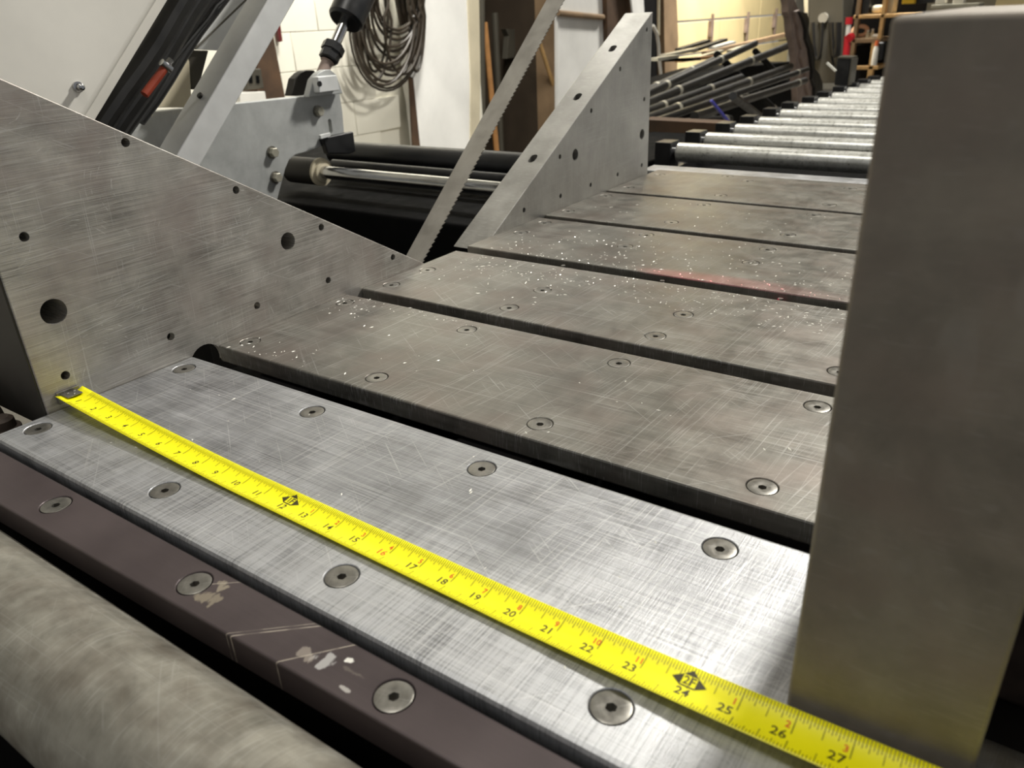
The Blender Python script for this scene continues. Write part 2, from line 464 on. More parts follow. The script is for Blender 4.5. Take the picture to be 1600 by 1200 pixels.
bed_plate(rect(.02, XE, 39.85, 49.1), [(x, y) for x in (1.1, 8.45, 15.95, 23) for y in (41.4, 47.1)] + [(6.35, 48.45)], MAT['plate_far'], 'last steel bed plate before the conveyor rollers')
MB().prism([(-1.6, 49.2, -.1), (-1.6, 51.7, -.1), (-1.6, 51.7, -.8), (-1.6, 49.2, -.8)], (32, 0, 0)).build('edge_strip', MAT['plate_silver'], None, .12)
tag(bpy.data.objects['edge_strip'], 'bright worn steel strip between last bed plate and first roller', 'steel strip')
# dark bronze coloured plate in front
bronze_pts = [(5.81, -4.99), (12.49, -4.96), (19.11, -4.93), (25.8, -4.9)]
yf = lambda x: -5.97 + .0215*x
bp = bed_plate([(-4, yf(-4)), (40, yf(40)), (40, -4.3), (-4, -4.3)], bronze_pts, MAT['bronze_plate'], 'narrow dark brown metal plate with scuff marks beside the front roller', z=-.25, th=.85, bevel=.05)

# frame and chip pan under the plates
fr = empty('saw_bed', (14, 20, FLOOR), 'dark steel frame carrying the bed plates', 'frame')
for x0, x1 in ((2.5, 5.5), (13, 16), (25, 28)):
    MB().box(x0, x1, -3.6, 50, -5.5, -.85).build('rail', MAT['near_black'], fr)
MB().box(0, 29, -3.8, 50, -7.2, -7.0).build('chip_pan', MAT['near_black'], fr)
MB().box(0, 29, 4.0, 4.7, -2.2, -1.3).build('cross_bar', MAT['near_black'], fr)
for x, y in ((2, 0), (27, 0), (2, 46), (27, 46)):
    MB().box(x-2, x+2, y-2, y+2, FLOOR, -7.2).build('leg', MAT['dark_frame'], fr)
MB().box(-3.2, -.3, -4.4, 50, -7, -2.8).build('side_rail', MAT['near_black'], fr)
for px, py in ((880, 411), (1035, 434), (1220, 463)):
    p = at(px, py, 1, 22.0)
    MB().cyl((p.x, 22.0, -.85), (p.x, 22.0, -.15), .12, 10).build('spacer_pin', MAT['screw_steel'], fr)

MB().box(-2.8, 38, -5.35, -4.0, -7, -1.2).build('shade_fill_panel', MAT['near_black'], fr)  # near-black panel added to keep the gap below the bronze plate dark
MB().box(-9, 38, -12.5, -5.7, -7.8, -7.2).build('shade_fill_pan', MAT['near_black'], fr)  # near-black pan added to darken the space under the front roller
# front roller
def roller(name, p0, p1, r, mat, label, group=None, journal=.5, cat='roller', parent=None):
    root = empty(name, ((p0[0]+p1[0])/2, (p0[1]+p1[1])/2, min(p0[2], p1[2])-r), label, cat, group)
    if parent: root.location = root.location - wloc(parent); root.parent = parent
    p0, p1 = Vector(p0), Vector(p1); d = (p1-p0).normalized(); L = (p1-p0).length
    MB().lathe(p0, d, [(0, r-.12), (.12, r), (L-.12, r), (L, r-.12)], 48).build('tube', mat, root)
    MB().cyl(p0-d*1.2, p0+d*.01, journal, 16).build('journal', MAT['chrome'], root)
    MB().cyl(p1-d*.01, p1+d*1.2, journal, 16).build('journal', MAT['chrome'], root)
    return root
roller('front_roller', (-6, -7.68, -1.78), (36, -7.68, -1.78), 1.75, MAT['roller_steel'], 'large scuffed steel roller lying along the front edge of the bed')

# ================================================================== tape measure
T30 = 0
def tape_c(u):
    z = .1 - .01236*u + .0021*(u-12)**2 + .05
    return Vector((u + .15, -1.463 - .02507*u + .08, max(z, .035)))
def tape_p(u, v, lift=0):
    c = tape_c(u)
    return Vector((c.x, c.y + v, c.z + .42*v*v*1.0 + lift))
tape = empty('tape_measure', tape_c(0), 'yellow tape measure blade stretched across the front plate', 'tape measure')
m = MB(); nu, nv = 150, 8; U1 = 36.0
for s, off in ((0, 0), (1, -.012)):
    pass
vs = []; fs = []
for i in range(nu+1):
    for j in range(nv+1):
        vs.append(tape_p(U1*i/nu, -.5 + j/nv))
for i in range(nu):
    for j in range(nv):
        a = i*(nv+1)+j; fs.append((a, a+nv+1, a+nv+2, a+1))
m.add(vs, fs)
tb = m.build('ribbon', MAT['tape_yellow'], tape)
so = tb.modifiers.new('thick', 'SOLIDIFY'); so.thickness = .012*IN; so.offset = 1
# the hook
hk = MB(); c0 = tape_c(0)
hk.box(.02, .10, c0.y-.42, c0.y+.42, c0.z-.30, c0.z+.16)
hk.box(.10, .62, c0.y-.30, c0.y+.26, c0.z+.03, c0.z+.075)
hko = hk.build('hook', MAT['screw_steel'], tape, .02)
for du, dv in ((.28, -.12), (.28, .12), (.52, 0)):
    MB().lathe((du, c0.y+dv, c0.z+.07), (0, 0, 1), [(0, .05), (.03, .045), (.045, .02)], 10).build('rivet', MAT['chrome'], hko)
# printing on the ribbon
LIFT = .006
def strip(mb, u0, u1, v0, v1):
    n = 2
    vs = []
    for j in range(n+1):
        v = v0 + (v1-v0)*j/n
        vs += [tape_p(u0, v, LIFT), tape_p(u1, v, LIFT)]
    mb.add(vs, [(2*j, 2*j+1, 2*j+3, 2*j+2) for j in range(n)])
tk = MB()
for i in range(0, int(30*16)):
    u = i/16
    if u < .7: continue
    L = .17
    if i % 2 == 0: L = .20
    if i % 4 == 0: L = .25
    if i % 8 == 0: L = .36
    w = .013
    if i % 16 == 0: L = .50; w = .016
    strip(tk, u-w/2, u+w/2, .49-L, .49)
    L2 = .12
    if i % 2 == 0: L2 = .14
    if i % 4 == 0: L2 = .19
    if i % 8 == 0: L2 = .29
    strip(tk, u-w/2, u+w/2, -.49, -.49+L2)
tk.build('tick_marks', MAT['print_black'], tape, smooth=0)
def text_print(s, size, u, v, mat, name, lift=LIFT, bold=.018, sx=1.0):
    cu = bpy.data.curves.new('t', 'FONT'); cu.body = s; cu.size = size; cu.align_x = 'CENTER'; cu.align_y = 'CENTER'
    cu.offset = bold*size; cu.resolution_u = 2
    ob = bpy.data.objects.new('t', cu); COL.objects.link(ob)
    bpy.context.view_layer.update()
    me = bpy.data.meshes.new_from_object(ob.evaluated_get(bpy.context.evaluated_depsgraph_get()))
    mb = MB(); mb.add([tape_p(u + p.co.x*sx, v + p.co.y, lift) for p in me.vertices], [list(p.vertices) for p in me.polygons])
    bpy.data.objects.remove(ob); bpy.data.curves.remove(cu); bpy.data.meshes.remove(me)
    return mb.build(name, mat, tape, smooth=0)
for n in range(1, 31):
    if n in (12, 24):
        dm = MB()
        q = lambda a, b: tape_p(n - .02 + a, .16 + b, LIFT)
        dm.add([q(-.36, 0), q(-.15, -.14), q(-.15, .14)], [(0, 1, 2)])
        dm.add([q(.36, 0), q(.15, .14), q(.15, -.14)], [(0, 1, 2)])
        dm.add([q(-.15, .14), q(.15, .14), q(0, .26)], [(0, 1, 2)])
        dm.add([q(-.15, -.14), q(.15, -.14), q(.15, -.105), q(-.15, -.105)], [(0, 1, 2, 3)])
        dm.build('foot_mark', MAT['print_black'], tape, smooth=0)
        text_print('%dF' % (n//12), .27, n-.02, .17, MAT['print_black'], 'foot_numeral', bold=.01)
        text_print(str(n), .30, n-.05, -.14, MAT['print_black'], 'numeral')
    else:
        red = (n == 16)
        text_print(str(n), .30, n-.20, -.10, MAT['print_red' if red else 'print_black'], 'numeral', bold=.012)
        if n > 12:
            text_print(str(n % 12), .20, n-.10, .16, MAT['print_red'], 'small_numeral', bold=.02)

# ================================================================== triangular fences
TH = 2.3
def drill(c, ys, r, x0=-2.1, x1=1):
    for y, z in ys: c.cyl((x0, y, z), (x1, y, z), r, 20)
def fence(name, outline, small, big, label, mat, extra=None, th=TH):
    y = sum(p[0] for p in outline)/len(outline)
    root = empty(name, (-TH/2, y, min(p[1] for p in outline)), label, 'fence plate', 'triangular fence plates')
    o = MB().prism([(-th, a, b) for a, b in outline], (th, 0, 0)).build('plate', mat, root, .04)
    c = MB(); drill(c, small, .165); drill(c, big, .40)
    cut(o, c)
    if extra: cut(o, extra)
    return root, o
tn = math.tan(math.radians(30.3))
TIP1 = 18.65
zt = lambda y: (TIP1 - y)*tn - .1
near_small = [(-1.27, 1.1), (3.0, 1.09), (7.28, 1.05), (11.53, 1.0), (16.13, .95), (3.12, 8.6), (7.35, 6.11), (11.59, 3.58), (-1.17, 6.16)]
nt = MB().cyl((-7, 4.33, -.55), (1, 4.33, -.55), .80, 28)
nf, nfo = fence('triangle_fence', [(-2.25, -.7), (TIP1+.9, -.7), (TIP1, zt(TIP1)), (-2.25, zt(-2.25))], near_small, [(9.54, 3.41)],
      'near triangular steel fence with scratched face, tape hooked at its foot', MAT['fence_steel'], nt, 5.2)
MB().box(-5.15, -.05, -2.32, -2.252, -.65, zt(-2.25)-.05).build('end_face', MAT['dark_steel'], nf, .02)  # thin plate added to darken the fence end
cut(nfo, MB().box(-6, -.3, 1.8, 7.2, -1.2, 1.2))
cut(nfo, MB().cyl((-4.6, -.99, 3.45), (1, -.99, 3.45), .46, 28))
TIP2 = 25.0
tn2 = math.tan(math.radians(29.0))
z2 = lambda y: (y - TIP2)*tn2 - .1
far_small = [(46.15, 10.9), (41.85, 8.41), (46.05, 5.92), (37.54, 5.98), (33.21, 3.49), (45.95, .87), (41.72, .85), (37.47, .83), (33.22, .85), (28.65, .83)]
slots = MB()
for px, py in ((967, 76), (910, 156), (845, 255)):
    p = None
    for k in range(60):                            # where the sight line meets the sloping face
        yy = 26 + k*.4; q = at(px, py, 1, yy)
        if q.z < z2(yy): p = q; break
    nrm = Vector((0, -math.sin(math.radians(29)), math.cos(math.radians(29))))
    a = Vector((1, 0, 0)); b = Vector((0, math.cos(math.radians(29)), math.sin(math.radians(29))))
    xs = -1.15
    cpt = Vector((xs, p.y, z2(p.y)))
    ring = []
    for i in range(24):
        an = 2*math.pi*i/24; ring.append(cpt - nrm*1.6 + a*(.26*math.cos(an)) + b*(.26*math.sin(an) + (.16 if math.sin(an) > 0 else -.16)))
    slots.prism(ring, nrm*2.2)
ff, ffo = fence('triangle_fence', [(TIP2-1.05, -.7), (47.1, -.7), (47.1, z2(47.1)-.05), (46.9, z2(46.9)), (TIP2, z2(TIP2))], far_small, [(35.27, 3.3), (45.85, 3.29)],
      'far triangular steel fence rising towards the conveyor rollers', MAT['fence_smooth'], slots)

# bracket at the near fence foot
bk = empty('fence_bracket', (-1.6, -4.2, -3), 'greasy bracket with bolt at the foot of the near triangular fence', 'bracket')
MB().box(-9, -4.4, -5.3, -2.6, FLOOR, -2.9).build('post', MAT['near_black'], bk)
MB().box(-9, -.25, -4.3, -2.7, -2.6, -.55).build('foot', MAT['rust_dark'], bk, .2)
MB().prism([(-9, -3.6, -.55), (-3.0, -3.6, -.55), (-3.0, -3.6, .15), (-4.2, -3.6, .55), (-9, -3.6, .6)], (0, .9, 0)).build('web', MAT['rust_dark'], bk, .15)
MB().lathe((-1.35, -3.3, -.55), (0, 0, 1), [(0, .6), (.1, .6), (.11, .46), (.42, .44), (.52, .3)], 18).build('bolt', MAT['rust_dark'], bk)
MB().lathe((-2.45, -3.35, -.55), (0, 0, 1), [(0, .62), (.5, .55), (.85, .25)], 18).build('stud', MAT['rust_dark'], bk)

# ================================================================== saw blade
an = math.radians(39.73); dv = Vector((0, math.cos(an), math.sin(an))); nv3 = Vector((0, -math.sin(an), math.cos(an)))
o0 = Vector((0, 21.88, -.58))
m = MB(); pitch = .36; L0, L1 = -1.6, 46.0
prof = [(L0, -4.05)]
ts = []
k = 0; t = L0
right = []
while t < L1:
    right += [(t, -2.62), (t + pitch*.75, -2.50), (t + pitch*.8, -2.62)]
    t += pitch
nR = len(right)
vs = []; fs = []
for side in (0, 1):
    for tt, x in right:
        for xx in (-4.05, -3.0, x):
            vs.append(o0 + dv*tt + Vector((xx, 0, 0)) + nv3*(.045*side))
for side in (0, 1):
    for i in range(nR-1):
        for j in range(2):
            a = side*nR*3 + i*3 + j; fs.append((a, a+1, a+4, a+3))
for i in range(nR-1):
    for j in (0, 2):
        a = i*3 + j; b = nR*3 + a; fs.append((a, a+3, b+3, b))
m.add(vs, fs)
bl = m.build('band_saw_blade', MAT['blade_steel'], smooth=25)
tag(bl, 'toothed grey band saw blade slanting up between the two triangular fences', 'saw blade')

# ================================================================== clamp block on the right
blk = empty('clamp_jaw', (27.4, 2.3, 0), 'tall grey steel clamp block standing on the plates at right', 'clamp block')
MB().box(25.85, 28.93, -1.3, 6.2, .005, 11.88).build('block', MAT['block_steel'], blk, .09, segs=3)
vs_ = empty('vise_slide', (33, 8, FLOOR), 'rusty dark vise casting beyond the right side of the clamp block', 'vise')
MB().box(29.1, 36, 3.2, 9.0, -6, -3.6).build('slide', MAT['dark_frame'], vs_, .2)
MB().prism([(29.2, 5.0, -3.6), (36.5, 5.0, -3.6), (36.5, 5.0, 3.2), (31.4, 5.0, 3.2), (29.25, 5.0, 1.4)], (0, 4, 0)).build('casting', MAT['rust_dark'], vs_, .25)
MB().cyl((29.15, 2.4, -3.2), (36, 2.4, -3.2), .6, 18).build('screw_rod', MAT['roller_steel'], vs_)
for x, zz in ((29.9, -.4), (31.6, 1.4)):
    MB().cyl((x, 4.6, zz), (x, 5.05, zz), .42, 6).build('bolt', MAT['roller_steel'], vs_, .04)
MB().box(29.1, 36, -3, 9, FLOOR, -6).build('pedestal', MAT['near_black'], vs_)

# ================================================================== conveyor
cv_px = [(1057,224),(1102,207.6),(1148,194),(1185,183),(1219,171),(1247,161.5),(1278,152.6),(1300,144.5),(1324,136.5),(1343,130.6),(1361,125),(1376,120)]
RR = .95
fr2 = empty('roller_conveyor', (10, 100, FLOOR), 'roller conveyor of shiny galvanised rollers running away behind the saw bed', 'conveyor')
for k, (px, py) in enumerate(cv_px):
    p = at(px, py, 2, 0)
    y, x = p.y + .5, p.x
    r = roller('roller', (x, y, -RR), (34, y, -RR), RR, MAT['bright_roller'], None, None, .5, None, fr2)
    MB().box(x-2.1, x-.35, y-1.1, y+1.1, -2.6, .12).build('bearing_block', MAT['black_paint'], r, .08)
MB().bar((-5.6, 58, -4.6), (-2.6, 150, -4.6), 1.2, 4.0).build('side_rail', MAT['black_paint'], fr2)
MB().bar((36, 58, -4.6), (36, 150, -4.6), 1.2, 4.0).build('side_rail', MAT['black_paint'], fr2)
for y in (64, 104, 144):
    for x in (-5.2 + (y-58)*.033, 36):
        MB().box(x-1, x+1, y-1, y+1, FLOOR, -4.5).build('leg', MAT['black_paint'], fr2)
MB().box(-4, 34, 53, 152, -4.2, -3.8).build('shade_fill_tray', MAT['black'], fr2)  # black sheet added so the gaps between rollers stay dark
MB().box(-16, -6.6, 57, 82, FLOOR, -1.7).build('shade_fill_box', MAT['black'], fr2, .3)  # black box added to darken the space left of the first rollers
a, b = at(1010, 201, 1, 84), at(1131, 208, 1, 84)
cr = MB().bar(a, b, 3, 2.7).build('cross_rail', MAT['wood_brown'], None, .1)
tag(cr, 'brown steel rail between the far fence and the third conveyor roller', 'rail')

# ================================================================== saw carriage (left, behind the fences)
PX = -25.0
P = lambda px, py, x=PX: at(px, py, 0, x)
base = empty('saw_cabinet', (-20, 40, FLOOR), 'black saw base under the chrome slide rods', 'machine base')
MB().box(-60, -4.5, 30.5, 56, FLOOR, -1.25).build('body', MAT['black'], base, .3)
MB().box(-34, -4.5, 44, 55, -1.25, -.6).build('rear_beam', MAT['near_black'], base, .2)
MB().box(-34, -4.8, 25.5, 30.4, FLOOR, -4.6).build('front_beam', MAT['near_black'], base, .2)

cp = empty('carriage_plate', P(380, 300), 'pale grey bolted side plate of the saw carriage behind the near fence', 'machine plate')
out = [(60, 192), (281, 170), (462, 151.5), (486, 149), (531, 145.5), (535.6, 175), (538.5, 212), (505, 228), (484, 236), (462, 242), (452, 250), (446, 264), (432, 318), (60, 330)]
co = MB().prism([P(*q) for q in out], (-1.0, 0, 0)).build('plate', MAT['grey_paint_plate'], cp, .08)
sl = P(516, 197); c = MB()
ring = [sl + Vector((-2, .2*math.cos(2*math.pi*i/20), .2*math.sin(2*math.pi*i/20) + (.4 if i < 10 else -.4))) for i in range(20)]
c.prism(ring, (3, 0, 0)); cut(co, c)
for px, py in ((496, 174), (424.5, 238), (430, 277)):
    q = P(px, py)
    bo = MB().cyl(q, q + Vector((.5, 0, 0)),   .40, 6).build('bolt', MAT['bar_bright'], cp, .06)
    MB().cyl(q, q + Vector((.09, 0, 0)), .50, 20).build('washer', MAT['screw_steel'], bo)
lug = [(472, 152), (479, 124), (487.5, 114), (497, 109), (506, 108.5), (515.5, 116.6), (526, 146)]
lo = MB().prism([P(*q) + Vector((.1, 0, 0)) for q in lug], (.7, 0, 0)).build('front_lug', MAT['grey_paint_plate'], cp, .08)
MB().prism([P(*q, PX+.8) for q in ((487, 120), (517, 117), (522, 141), (490, 145))], (.7, 0, 0)).build('pin_block', MAT['beam_paint'], lo, .08)
q = P(498.5, 131, PX+1.5); MB().cyl(q, q + Vector((.12, 0, 0)), .22, 14).build('pin', MAT['black_paint'], lo)
lug2 = [(455, 150), (461, 123), (470, 114), (478, 110), (492, 110), (498, 150)]
MB().prism([P(*q, PX-2.6) for q in lug2], (-.9, 0, 0)).build('rear_lug', MAT['dark_frame'], cp, .08)
MB().prism([P(*q, PX+.02) for q in ((497, 215), (545, 205), (549, 236), (541, 240), (505, 240))], (.6, 0, 0)).build('bearing_housing', MAT['black_paint'], cp, .12)
MB().prism([P(*q, PX+.62) for q in ((497, 211), (513, 207), (514, 213), (499, 217))], (.25, 0, 0)).build('clip', MAT['beam_paint'], cp, .03)

# tilt cylinder
cy = empty('tilt_cylinder', P(500, 112, PX-.8), 'black hydraulic tilt cylinder with chrome rod pinned to the carriage plate', 'hydraulic cylinder')
e0 = P(502, 118, PX-.8); e1 = P(560, -14, PX-.8); d = (e1-e0).normalized()
along = lambda px, py: (P(px, py, PX-.8) - e0).dot(d)
MB().lathe(e0, d, [(0, .5), (along(508, 96), .5), (along(509, 94), .62)], 20).build('rod_eye', MAT['rough_steel'], cy)
tN = along(510, 92); tN2 = along(519, 66)
MB().lathe(e0, d, [(tN, .72), (tN+.1, .86), ((tN+tN2)/2, .86), ((tN+tN2)/2+.05, .98), (tN2-.1, .98), (tN2, .88)], 8).build('lock_nut', MAT['black_paint'], cy)
tB = along(535, 30)
MB().cyl(e0 + d*(tN2-.2), e0 + d*(tB+.5), .46, 24).build('rod', MAT['chrome'], cy)
MB().lathe(e0, d, [(tB, 1.35), (tB+.25, 1.55), (tB+22, 1.55), (tB+22.3, 1.3)], 32).build('barrel', MAT['black_paint'], cy)

# slide rods
q0 = P(505, 268); q1 = at(742, 293, 1, q0.y)
zr = (q0.z+q1.z)/2
sr = empty('slide_rod', (-14, q0.y, zr), 'chrome slide rod running from the carriage plate to behind the far fence', 'rod')
MB().cyl((PX-.5, q0.y, zr), (-3.4, q0.y, zr), .55, 28).build('rod', MAT['chrome'], sr)
MB().cyl((PX-4, q0.y, zr), (PX-.4, q0.y, zr), 1.15, 28).build('sleeve', MAT['dark_frame'], sr)
MB().lathe((PX-.4, q0.y, zr), (1, 0, 0), [(0, 1.2), (.25, 1.2), (.3, .9), (.5, .86), (.55, .62)], 28).build('collar', MAT['beige'], sr)
t0 = at(545, 242, 1, 41); t1 = at(800, 254, 1, 41)
tubeo = MB().cyl((t0.x-2, 41, (t0.z+t1.z)/2), (-3.4, 41, (t0.z+t1.z)/2), 1.05, 28).build('guide_tube', MAT['black_paint'])
tag(tubeo, 'thick dark guide tube behind the chrome slide rod', 'tube')
t0 = at(545, 260, 1, 38.5); t1 = at(800, 275, 1, 38.5)
tubeo = MB().cyl((t0.x-2, 38.5, (t0.z+t1.z)/2 - .1), (-3.4, 38.5, (t0.z+t1.z)/2 - .1), .45, 20).build('guide_tube', MAT['black_paint'])
tag(tubeo, 'thin dark tube between the guide tube and chrome slide rod', 'tube')

# slanted box beam of the saw head
BX = -19.0
r0, r1 = P(418, 0, BX), P(288, 223, BX); e0, e1 = P(452, 0, BX), P(330, 230, BX)
d = (r0-r1).normalized(); w = (e1-r1) - d*((e1-r1).dot(d)); ww = w.length; w.normalize()
s0 = r1 - d*4; s1 = r0 + d*26
bm_ = empty('saw_frame_beam', s0, 'white slanted box beam of the saw head in front of the carriage plate', 'machine beam')
MB().prism([s0, s0 + w*ww, s0 + w*ww + Vector((-2.4, 0, 0)), s0 + Vector((-2.4, 0, 0))], s1 - s0).build('beam', MAT['beam_paint'], bm_, .12)
q = P(314, 152, BX-1.2)
MB().cyl(r1 + d*((q-r1).dot(d)) + Vector((-1.1, 0, 0)) - w*.18, r1 + d*((q-r1).dot(d)) + Vector((-1.1, 0, 0)) + w*.1, .2, 10).build('screw', MAT['dark_frame'], bm_)
# white gusset sheets behind the beam
gs = empty('gusset_sheet', P(330, 120, -24), 'white sheet metal gusset behind the slanted beam', 'sheet metal')
MB().prism([P(*q, -24) for q in ((295, 77), (345, 79), (440, -60), (372, -60))], (-.2, 0, 0)).build('sheet', MAT['beam_paint'], gs, .03)
MB().prism([P(*q, -24.3) for q in ((294, 78), (326, 79), (310, 140), (299, 140))], (-2.5, 0, 0)).build('box_end', MAT['panel_dark'], gs, .05)
MB().prism([P(*q, -24.1) for q in ((247, 168), (291, 84), (296, 96), (300, 168))], (-.4, 0, 0)).build('angle_plate', MAT['beige'], gs, .04)
q0, q1 = P(305, 76, -23.6), P(384, 0, -23.6)
cb = MB().tube([q0, (q0+q1)/2, q1, q1 + (q1-q0)*.6], .07, 8).build('thin_cable', MAT['panel_dark']); tag(cb, 'thin grey cable running over the white gusset sheet', 'cable')

# white hood of the saw head
HX = -13.0
h0, h1 = P(262, 0, HX), P(152, 182, HX); d = (h0-h1).normalized()
rg0, rg1 = P(238, 0, HX), P(130, 172, HX)
hd = empty('saw_hood', h1, 'large white sheet metal hood of the saw head at upper left', 'machine hood')
bot = h1 - d*3; top = h0 + d*24
nb = rg1 - d*3; ntop = rg0 + d*24
far_ = Vector((0, -26, 0))
MB().prism([bot, top, ntop, nb], (-.25, 0, 0)).build('flange', MAT['white_paint'], hd, .05)
MB().prism([nb, ntop, ntop + far_, nb + far_], (.8, 0, 0)).build('cover', MAT['white_paint'], hd, .5, segs=4)
MB().prism([nb + Vector((-.3, 0, 0)), ntop + Vector((-.3, 0, 0)), ntop + far_ + Vector((-.3, 0, 0)), nb + far_ + Vector((-.3, 0, 0))], (-6, 0, 0)).build('body', MAT['white_paint'], hd, .1)
q = P(121, 136, HX+.8)
MB().lathe(q, (1, 0, 0), [(0, .26), (.12, .26), (.14, .17), (.42, .16), (.5, .08)], 12).build('screw', MAT['chrome'], hd)
# black channel and hoses beside the hood
hs = empty('hose_bundle', P(200, 150, -17), 'black rubber hoses beside the white hood', 'hoses')
for k, (a, b, x, r) in enumerate((((285, 0), (165, 185), -18, .75), ((305, 0), (190, 180), -19, .8), ((322, 0), (205, 180), -20.5, .6), ((346, 0), (245, 150), -21, .35))):
    A, B = P(*a, x), P(*b, x); dd = (A-B)
    pts = [B - dd*.25 + dd*(i/10*2.2) + Vector((0, 0, .12*math.sin(i*1.3+k))) for i in range(11)]
    MB().tube(pts, r, 12).build('hose', MAT['rubber'], hs)
A, B = P(345, 0, -20), P(262, 108, -20)
MB().tube([P(262, 108, -20), P(298, 62, -20), P(325, 30, -20), P(338, 10, -20), P(362, -12, -20)], .14, 8).build('hose', MAT['rubber'], hs)
MB().prism([P(*q, -22) for q in ((262, 0), (330, -30), (330, 20), (230, 165), (150, 190), (140, 186))], (-.4, 0, 0)).build('backing_sheet', MAT['near_black'], hs)
A, B = P(224, 150, -16.4), P(256, 108, -16.4)
rh = MB().tube([A + (B-A)*.05, (A+B)/2, B], .24, 12).build('red_hose', MAT['red_hose']); tag(rh, 'short red hose with steel fitting below the black hoses', 'hose')
ft = MB().cyl(P(252, 97, -16.3), P(267, 109, -16.3), .22, 12).build('hose_fitting', MAT['chrome'])
MB().cyl(B, B + (B-A)*.35, .2, 8).build('nut', MAT['chrome'], ft)
tag(ft, 'small shiny steel fitting at the end of the red hose', 'fitting')
gb = MB().prism([P(*q, -22.5) for q in ((165, 186), (228, 152), (242, 172), (238, 182))], (-.3, 0, 0)).build('grey_bracket', MAT['beige'], None, .03)
tag(gb, 'small grey bent bracket above the carriage plate beside the hood', 'bracket')

# ================================================================== against the shop wall
W = lambda px, py, x=WX+3: at(px, py, 0, x)
def slab(name, pts, x, th, mat, label, cat, bevel=.1, group=None):
    o = MB().prism([W(*q, x) for q in pts], (-th, 0, 0)).build(name, mat, None, bevel)
    return tag(o, label, cat, group)
# dark wooden post and outlet box at left
slab('timber_post', ((404, -40), (418, -40), (428, 60), (447, 158), (452, 300), (395, 300), (402, 150)), WX+6, 5, MAT['wood_brown'], 'dark brown rough timber post behind the white slanted beam', 'post')
ob = empty('outlet_box', W(400, 130, WX+12), 'grey outlet box beside the dark timber post', 'outlet box')
MB().prism([W(*q, WX+12) for q in ((384, 108), (408, 107), (413, 138), (386, 141))], (-3, 0, 0)).build('box', MAT['panel_dark'], ob, .2)
for px in (392, 403): MB().prism([W(*q, WX+12.1) for q in ((px-3, 118), (px+2, 118), (px+3, 130), (px-2, 130))], (-.5, 0, 0)).build('socket', MAT['black'], ob)
slab('paper_box', ((375, 145), (414, 143), (418, 165), (375, 170)), WX+13, 6, MAT['white_paint'], 'white box below the grey outlet box', 'box')
slab('red_tool', ((434, 45), (438, 36), (442, 64), (437, 66)), WX+1.2, .8, MAT['dark_red'], 'small dark red tool hanging on the white block wall', 'tool')
# white boards beside the opening
slab('white_board', ((640, -60), (728, -60), (735, 120), (734, 300), (668, 300), (655, 225), (648, 160), (641, 120)), WX+4, 3, MAT['board_white'], 'wide white painted board standing right of the cable coil', 'board')
slab('wood_jamb', ((729, -60), (748, -60), (751, 120), (748, 300), (735, 300), (736, 120)), WX+4.4, 5, MAT['beige'], 'beige wooden door jamb beside the wide white board', 'door jamb')
slab('black_strip', ((640, 118), (646, 122), (664, 300), (650, 300), (642, 160)), WX+4.6, .6, MAT['wood_brown'], 'dark gap batten along the left edge of the wide white board', 'batten')

# cable coil hung on the wall
cc = empty('cable_coil', W(605, 60), 'coil of brown cable hanging on the white block wall', 'cable coil')
loops = [(546, 663, 142, 0), (550, 660, 138, 1), (556, 655, 128, 2), (566, 660, 118, .6), (572, 658, 110, 1.6), (560, 650, 100, 2.2), (575, 662, 90, .4), (580, 655, 80, 1.2), (570, 658, 73, 2), (582, 663, 62, .3), (586, 660, 53, 1), (590, 656, 47, 1.8), (552, 648, 133, 2.6), (600, 661, 116, 2.4), (562, 612, 126, 1.3), (568, 606, 112, .2), (640, 664, 112, .9), (645, 662, 84, 1.5), (558, 650, 106, .1)]
for k, (xl, xr, yb, off) in enumerate(loops):
    pts = []
    top = -70
    xm = (xl+xr)/2; rx = (xr-xl)/2
    n = 34
    for i in range(n):
        a = 2*math.pi*i/(n-1) + math.pi/2
        sx = xm + rx*math.cos(a)*(1 if math.sin(a) > 0 else .8) + (6 if yb > 100 else 14)*max(0, math.sin(a))*-.2
        yy = (yb + top)/2 + (yb-top)/2*math.sin(a)
        pts.append(W(sx, yy, WX + 5.2 + off*1.1 + .5*math.sin(a*2+k)))
    MB().tube(pts, .34 if k > 1 else .26, 7).build('loop', MAT['cable'], cc)
bk_ = [W(xx, yy, WX+3.4) for xx, yy in ((612, -60), (616, -20), (622, 10), (628, 40))]
for k in range(4):
    MB().tube([p + Vector((0, .8*k, .3*k)) for p in bk_], .55, 8).build('strand', MAT['cable'], cc)
MB().cyl(W(610, -66, WX-.2), W(610, -66, WX+7), .5, 10).build('hook', MAT['dark_frame'], cc)

# things in and around the opening
def stick(name, a, b, x, r, mat, label, cat='stick'):
    A, B = W(*a, x), W(*b, x)
    o = MB().cyl(A, B, r, 12).build(name, mat); return tag(o, label, cat)
stick('broom_handle', (757, 35), (778, 260), WX-4, .85, MAT['wood'], 'wooden broom handle standing in the dark opening', 'broom handle')
stick('wooden_stick', (838, 50), (878, 175), WX-2, .65, MAT['wood_pale'], 'pale wooden stick leaning in front of the white sheet', 'stick')
stick('steel_pipe', (752, -20), (754, 260), WX-2, .9, MAT['panel_dark'], 'grey pipe at the left edge of the dark opening', 'pipe')
stick('steel_pipe', (773, 20), (784, 260), WX-12, 1.0, MAT['panel_dark'], 'grey pipe just right of the wooden broom handle', 'pipe')
stick('steel_pipe', (795, -20), (800, 260), WX-22, 1.1, MAT['wood_brown'], 'brown pipe deep inside the dark opening', 'pipe')
